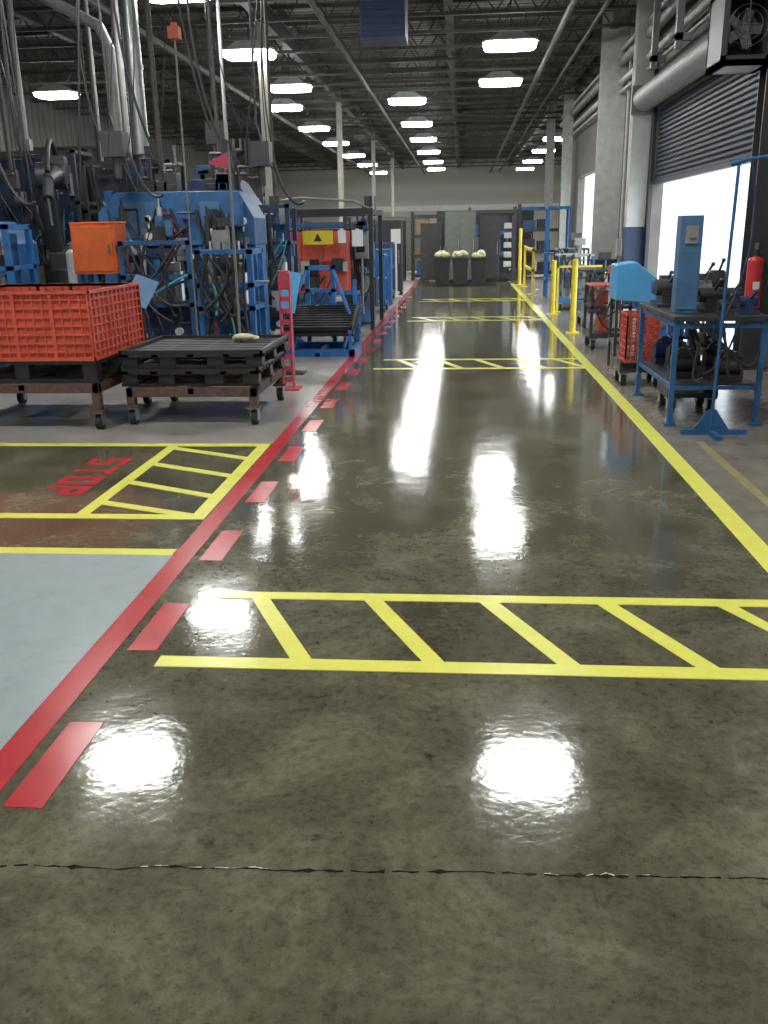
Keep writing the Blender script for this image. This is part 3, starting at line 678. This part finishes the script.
def bin_(x,y,label):
    t=T('waste_bin',label,'bin',(x,y,0),'bins in a row')
    g=Geo().prism([(-.19,.02),(.19,.02),(.24,.78),(-.24,.78)],'y',-.24,.24).box(-.26,.26,-.27,.27,.76,.82)
    for sx in (-.12,.12): g.cyl((sx,-.26,0.06),(sx,-.2,.06),.05)
    g.obj('body',M_BLACK,t,bevel=.01)
    g=Geo()
    for k in range(6): g.sph((random.uniform(-.15,.15),random.uniform(-.15,.15),.86+random.uniform(0,.1)),.1,(1.2,1,.8),10,7)
    g.obj('bag_contents',M_BAG,t,smooth=True)
for x in (-.58,-.04,.50): bin_(x,28,'black wheeled bin heaped with pale yellow plastic bags')

t=T('unit_heater','dark blue unit heater box hung from the roof','heater',(-1.28,16.2,4.55))
Geo().box(-.36,.36,-.4,.4,0,.95).obj('casing',M_NAVY,t,bevel=.01)
g=Geo()
for i in range(8): g.box(-.32,.32,-.43,-.40,.08+i*.1,.12+i*.1)
g.obj('louvres',M_NAVY,t)
for x in (-.3,.3): Geo().cyl((x,0,.95),(x,0,1.65),.012).obj('hanger',M_DARK,t)

# ---------------------------------------------------------------- right side
t=T('dock_fan','dark square dock fan in cage mounted on wall','fan',(2.95,11.0,3.2))
g=Geo().box(-.26,.26,-.3,.3,0,.06).box(-.26,.26,-.3,.3,.70,.76).box(-.26,-.20,-.3,.3,0,.76).box(.20,.26,-.3,.3,0,.76).box(-.26,.26,.25,.3,0,.76).box(-.26,.26,-.3,-.27,0,.1).box(-.26,.26,-.3,-.27,.66,.76);g.obj('casing',M_DARK,t)
g=Geo()
for a in range(5):
    an=a*2*math.pi/5;g.M=Matrix.Translation((0,-.1,.38))@Matrix.Rotation(an,4,'Y');g.box(.03,.19,-.01,.01,-.05,.05,(.5,0,0))
g.M=Matrix.Identity(4);g.cyl((0,-.16,.38),(0,.2,.38),.05);g.obj('blades',M_GREY,t)
g=Geo()
for r_ in (.07,.14,.2):
    pts=[(r_*math.cos(a*math.pi/8),-.31,.38+r_*math.sin(a*math.pi/8)) for a in range(17)];g.tube(pts,.004,5)
g.cyl((-.22,-.31,.38),(.22,-.31,.38),.005).cyl((0,-.31,.15),(0,-.31,.61),.005);g.obj('guard',M_DARK,t)
Geo().box(.26,.65,-.06,.06,.2,.3).cyl((0,0,.76),(0,0,3.0),.03).obj('wall_bracket',M_DARK,t)
t=T('fire_extinguisher','red fire extinguisher hanging on dark column','fire extinguisher',(3.22,10.56,.72))
Geo().cyl((0,0,.0),(0,0,.5),.085,seg=20).sph((0,0,.5),.085,(1,1,.6)).obj('tank',M_RED,t,smooth=True)
Geo().cyl((0,0,.54),(0,0,.62),.03).box(-.02,.02,-.12,.03,.62,.69).obj('valve_handle',M_BLACK,t)
Geo().box(-.03,.03,.07,.19,.2,.3).obj('wall_hook',M_BLACK,t)
Geo().hose((0,.02,.6),(.08,-.04,.1),0,.013,8,.1).obj('hose',M_BLACK,t,smooth=True)
Geo().box(-.035,.035,-.092,-.084,.2,.28).obj('label_plate',M_PAPER,t)
t=T('work_bench','blue steel frame work bench with dark top','work bench',(2.10,8.35,0))
Geo().box(-.38,.38,-.76,.76,.86,.90).obj('top',M_DARK,t,bevel=.004)
for x in (-.35,.35):
    for y in (-.72,.72): Geo().box(x-.02,x+.02,y-.02,y+.02,.02,.86).box(x-.05,x+.05,y-.05,y+.05,0,.02).obj('leg',M_BLUE,t)
g=Geo().box(-.35,.35,-.735,-.705,.30,.33).box(-.35,.35,.705,.735,.30,.33).box(-.36,-.335,-.72,.72,.30,.33).box(.335,.36,-.72,.72,.30,.33).box(-.36,-.335,-.72,.72,.81,.85).box(-.35,.35,-.735,-.705,.80,.84);g.obj('rails',M_BLUE,t)
Geo().box(-.33,.33,-.70,.70,.33,.345).obj('shelf',M_DARK,t)
hoses(t,-.3,.3,.4,.88,-.74,5,M_BLACK,.010)
t=T('electrical_box','tall narrow grey blue electrical box on the bench','electrical box',(1.87,7.95,.902))
Geo().box(-.09,.09,-.08,.08,0,.78).obj('body',M_GBLUE,t,bevel=.006)
Geo().box(-.08,.08,-.092,-.08,.03,.5).obj('door',M_GBLUE,t,bevel=.004)
Geo().box(-.05,.05,-.10,-.08,.56,.7).cyl((0,-.12,.62),(0,-.08,.62),.02).obj('switch',M_GREY,t)
Geo().hose((.09,0,.2),(.3,.1,.05),.05,.012).obj('cable',M_BLACK,t,smooth=True)
items=[(2.1,8.0,.10,.1,.2,M_BLACK,'black bench grinder standing on the bench'),(2.36,8.3,.07,.1,.18,M_DARK,'dark tool vise standing on the bench'),(1.86,8.6,.10,.13,.24,M_DARK,'dark metal fixture standing on the bench'),(2.2,8.75,.12,.12,.28,M_BLACK,'black machine part standing on the bench'),(2.35,7.8,.07,.09,.14,M_NAVY,'navy clamp standing on the bench'),(1.9,8.95,.1,.08,.22,M_BLUE,'blue tool body standing on the bench'),(2.12,8.36,.06,.07,.24,M_STEEL,'bare steel clamp standing on the bench'),(2.15,7.72,.06,.05,.12,M_DARK,'small dark tool standing on the bench'),(2.38,8.95,.07,.08,.3,M_BLACK,'tall black tool standing on the bench')]
for x,y,w_,d_,h_,m,l_ in items:
    g=Geo().box(-w_,w_,-d_,d_,0,.03).box(-w_*.5,w_*.5,-d_*.6,d_*.6,.03,h_*.6).cyl((-w_,0,h_*.7),(w_,0,h_*.7),h_*.3,seg=16).cyl((0,0,h_*.7),(w_*.5,-d_,h_*1.3),.012).sph((w_*.5,-d_,h_*1.3),.02)
    tag(g.obj('bench_tool',m,loc=(x,y,.902),smooth=True),l_,'tool','tools on the bench')
for (x,y,m,l_) in ((1.93,8.05,M_BLACK,'black motor unit stored on bench shelf'),(2.0,8.55,M_DARK,'dark pump unit stored on bench shelf'),(2.25,7.85,M_DARK,'dark pump unit stored on bench shelf'),(2.28,8.35,M_BLACK,'black motor unit stored on bench shelf'),(1.95,8.9,M_NAVY,'navy motor unit stored on bench shelf')):
    g=Geo().cyl((-.10,0,.12),(.10,0,.12),.08,seg=18).box(-.1,.1,-.1,.1,0,.05).box(-.05,.05,-.06,.06,.18,.24).cyl((.08,0,.12),(.14,0,.12),.025).hose((-.1,0,.15),(.1,-.1,.05),-.15,.012)
    tag(g.obj('motor_unit',m,loc=(x,y,.347),smooth=True),l_,'motor','motors under the bench')
t=T('pole_stand','blue pole stand with flat foot and top arm','stand',(2.0,7.28,0))
Geo().box(-.24,.28,-.025,.025,0,.04).box(-.025,.025,-.24,.24,0,.035).prism([(-.14,.04),(.14,.04),(.03,.2),(-.03,.2)],'y',-.006,.006).obj('foot',M_BLUE,t)
Geo().cyl((0,0,.04),(.03,0,2.05),.013).obj('pole',M_BLUE,t)
Geo().cyl((0,0,2.05),(.5,.1,2.11),.013).cyl((-.03,0,2.03),(.08,0,2.06),.02).obj('arm',M_BLUE,t)
Geo().hose((.12,0,2.05),(.02,0,.9),0,.008,10,.10).obj('hose',M_NAVY,t,smooth=True)
def dolly(x,y,label):
    t=T('caster_dolly',label,'dolly',(x,y,0),'steel dollies')
    Geo().box(-.22,.22,-.22,.22,.14,.18).box(-.22,-.20,-.22,.22,.18,.25).box(.20,.22,-.22,.22,.18,.25).obj('deck',M_DARK,t)
    for a in (-.17,.17):
        for b_ in (-.17,.17): caster(t,a,b_,.14)
dolly(2.05,8.35,'small dark steel dolly on casters beneath bench')
dolly(1.88,9.85,'small dark steel dolly on casters carrying red crate')
bulk('mesh_crate','tall open red orange mesh crate on steel dolly',(1.88,9.85,.182),.36,.42,.50,M_CRATE,.06,None,0,6,7,7,False,.02)
t=T('parts_hopper','light blue slanted plastic hopper on dark stand','hopper',(2.03,11.0,0))
Geo().prism([(-.27,.80),(.2,.76),(.26,.98),(-.05,1.22),(-.27,1.19)],'y',-.22,.22).obj('hopper',M_LBLUE,t,bevel=.01)
g=Geo()
for x in (-.24,.14):
    for y in (-.2,.2): g.box(x-.015,x+.015,y-.015,y+.015,0,.82)
g.box(-.26,.16,-.22,.22,.3,.33);g.obj('stand',M_DARK,t)
def machine_r(label,loc,m1,m2,W,D,H,na=9):
    t=T('parts_machine',label,'machine',loc)
    g=Geo().box(-W/2,W/2,-D/2,D/2,.15,.22)
    for x in (-W/2,W/2-.04):
        for y in (-D/2,D/2-.04): g.box(x,x+.04,y,y+.04,.22,H*.75)
    g.box(-W/2,W/2,-D/2,D/2,H*.5,H*.53);g.obj('frame',m1,t)
    Geo().box(-W/2+.15,W/2-.15,-D/2+.15,D/2-.15,.22,H*.54).box(-W/2+.12,-.02,-D/2+.15,D/2-.15,H*.53,H*.7).obj('body',m2,t,bevel=.01)
    Geo().box(-W/2,W/2,-D/2,D/2,H*.75,H*.78).cyl((.1,0,H*.78),(.1,0,H),.03).box(0,.2,-.1,.1,H*.9,H).obj('head',m2,t,bevel=.005)
    attach(t,-W/2+.1,W/2-.1,.35,H*.7,-D/2+.02,na)
    hoses(t,-W/2,W/2,.3,H*.78,-D/2,5)
    for x in (-W/2+.06,W/2-.06):
        for y in (-D/2+.06,D/2-.06): caster(t,x,y,.15)
machine_r('dark wheeled machine with hoses beside the walkway',(2.02,13.0,0),M_DARK,M_DRED,.55,.7,1.1)
machine_r('low blue wheeled stand near the dock door',(2.55,12.2,0),M_BLUE,M_DARK,.45,.5,1.0,7)
machine_r('small dark wheeled stand behind the work bench',(2.42,9.7,0),M_BLUE,M_DARK,.42,.45,1.0,8)
machine_r('grey wheeled machine near yellow guard posts',(2.3,16.0,0),M_GREY,M_DARK,.6,.8,1.2)
machine_r('blue wheeled machine behind yellow guard posts',(2.3,19.4,0),M_BLUE2,M_LGREY,.7,.9,1.4)
machine_r('dark wheeled machine under the wide grey column',(2.45,21.3,0),M_DARK,M_GREY,.7,.8,1.5)
def ypost(x,y,h,label):
    t=T('yellow_guard_post',label,'guard post',(x,y,0),'yellow guard posts')
    Geo().cyl((0,0,.02),(0,0,h),.045,seg=16).sph((0,0,h),.045,(1,1,.5)).obj('post',M_YEL,t,smooth=True)
    Geo().box(-.1,.1,-.1,.1,0,.02).obj('base_plate',M_YEL,t)
for x,y,h_ in ((1.76,14.7,1.12),(1.76,18.0,1.0),(1.72,27.9,1.6)):
    ypost(x,y,h_,'yellow steel guard post beside yellow floor line')
t=T('yellow_guard_rail','long yellow steel guard rail along the walkway','guard rail',(1.80,25.4,0))
Geo().box(-.03,.03,-1.6,-1.54,.02,1.15).box(-.03,.03,1.54,1.6,.02,1.15).box(-.03,.03,-1.6,1.6,1.05,1.12).box(-.03,.03,-1.6,1.6,.55,.62).obj('rail',M_YEL,t)
Geo().box(-.09,.09,-1.66,-1.48,0,.02).obj('base_plate',M_YEL,t);Geo().box(-.09,.09,1.48,1.66,0,.02).obj('base_plate',M_YEL,t)
t=T('yellow_guard_rail','low yellow guard rail crossing beside blue machine','guard rail',(2.35,18.5,0))
Geo().box(-.48,-.44,-.02,.02,.02,.9).box(.44,.48,-.02,.02,.02,.9).box(-.48,.48,-.02,.02,.86,.9).obj('rail',M_YEL,t)
Geo().box(-.53,-.39,-.07,.07,0,.02).obj('base_plate',M_YEL,t);Geo().box(.39,.53,-.07,.07,0,.02).obj('base_plate',M_YEL,t)
t=T('blue_rack','tall blue post frame with shelves near grey column','rack',(2.3,23.0,0))
g=Geo()
for x in (-.25,.25):
    for y in (-.3,.3): g.box(x-.025,x+.025,y-.025,y+.025,0,2.1)
g.box(-.28,.28,-.33,.33,.4,.44).box(-.28,.28,-.33,.33,1.0,1.04).box(-.28,.28,-.33,.33,2.04,2.1);g.obj('frame',M_BLUE2,t)
rack('dark steel storage rack beside the second dock opening',(2.65,32.6,0),1.4,.7,2.4,4,M_DARK);fill((2.65,32.6),1.4,.7,2.4,4)
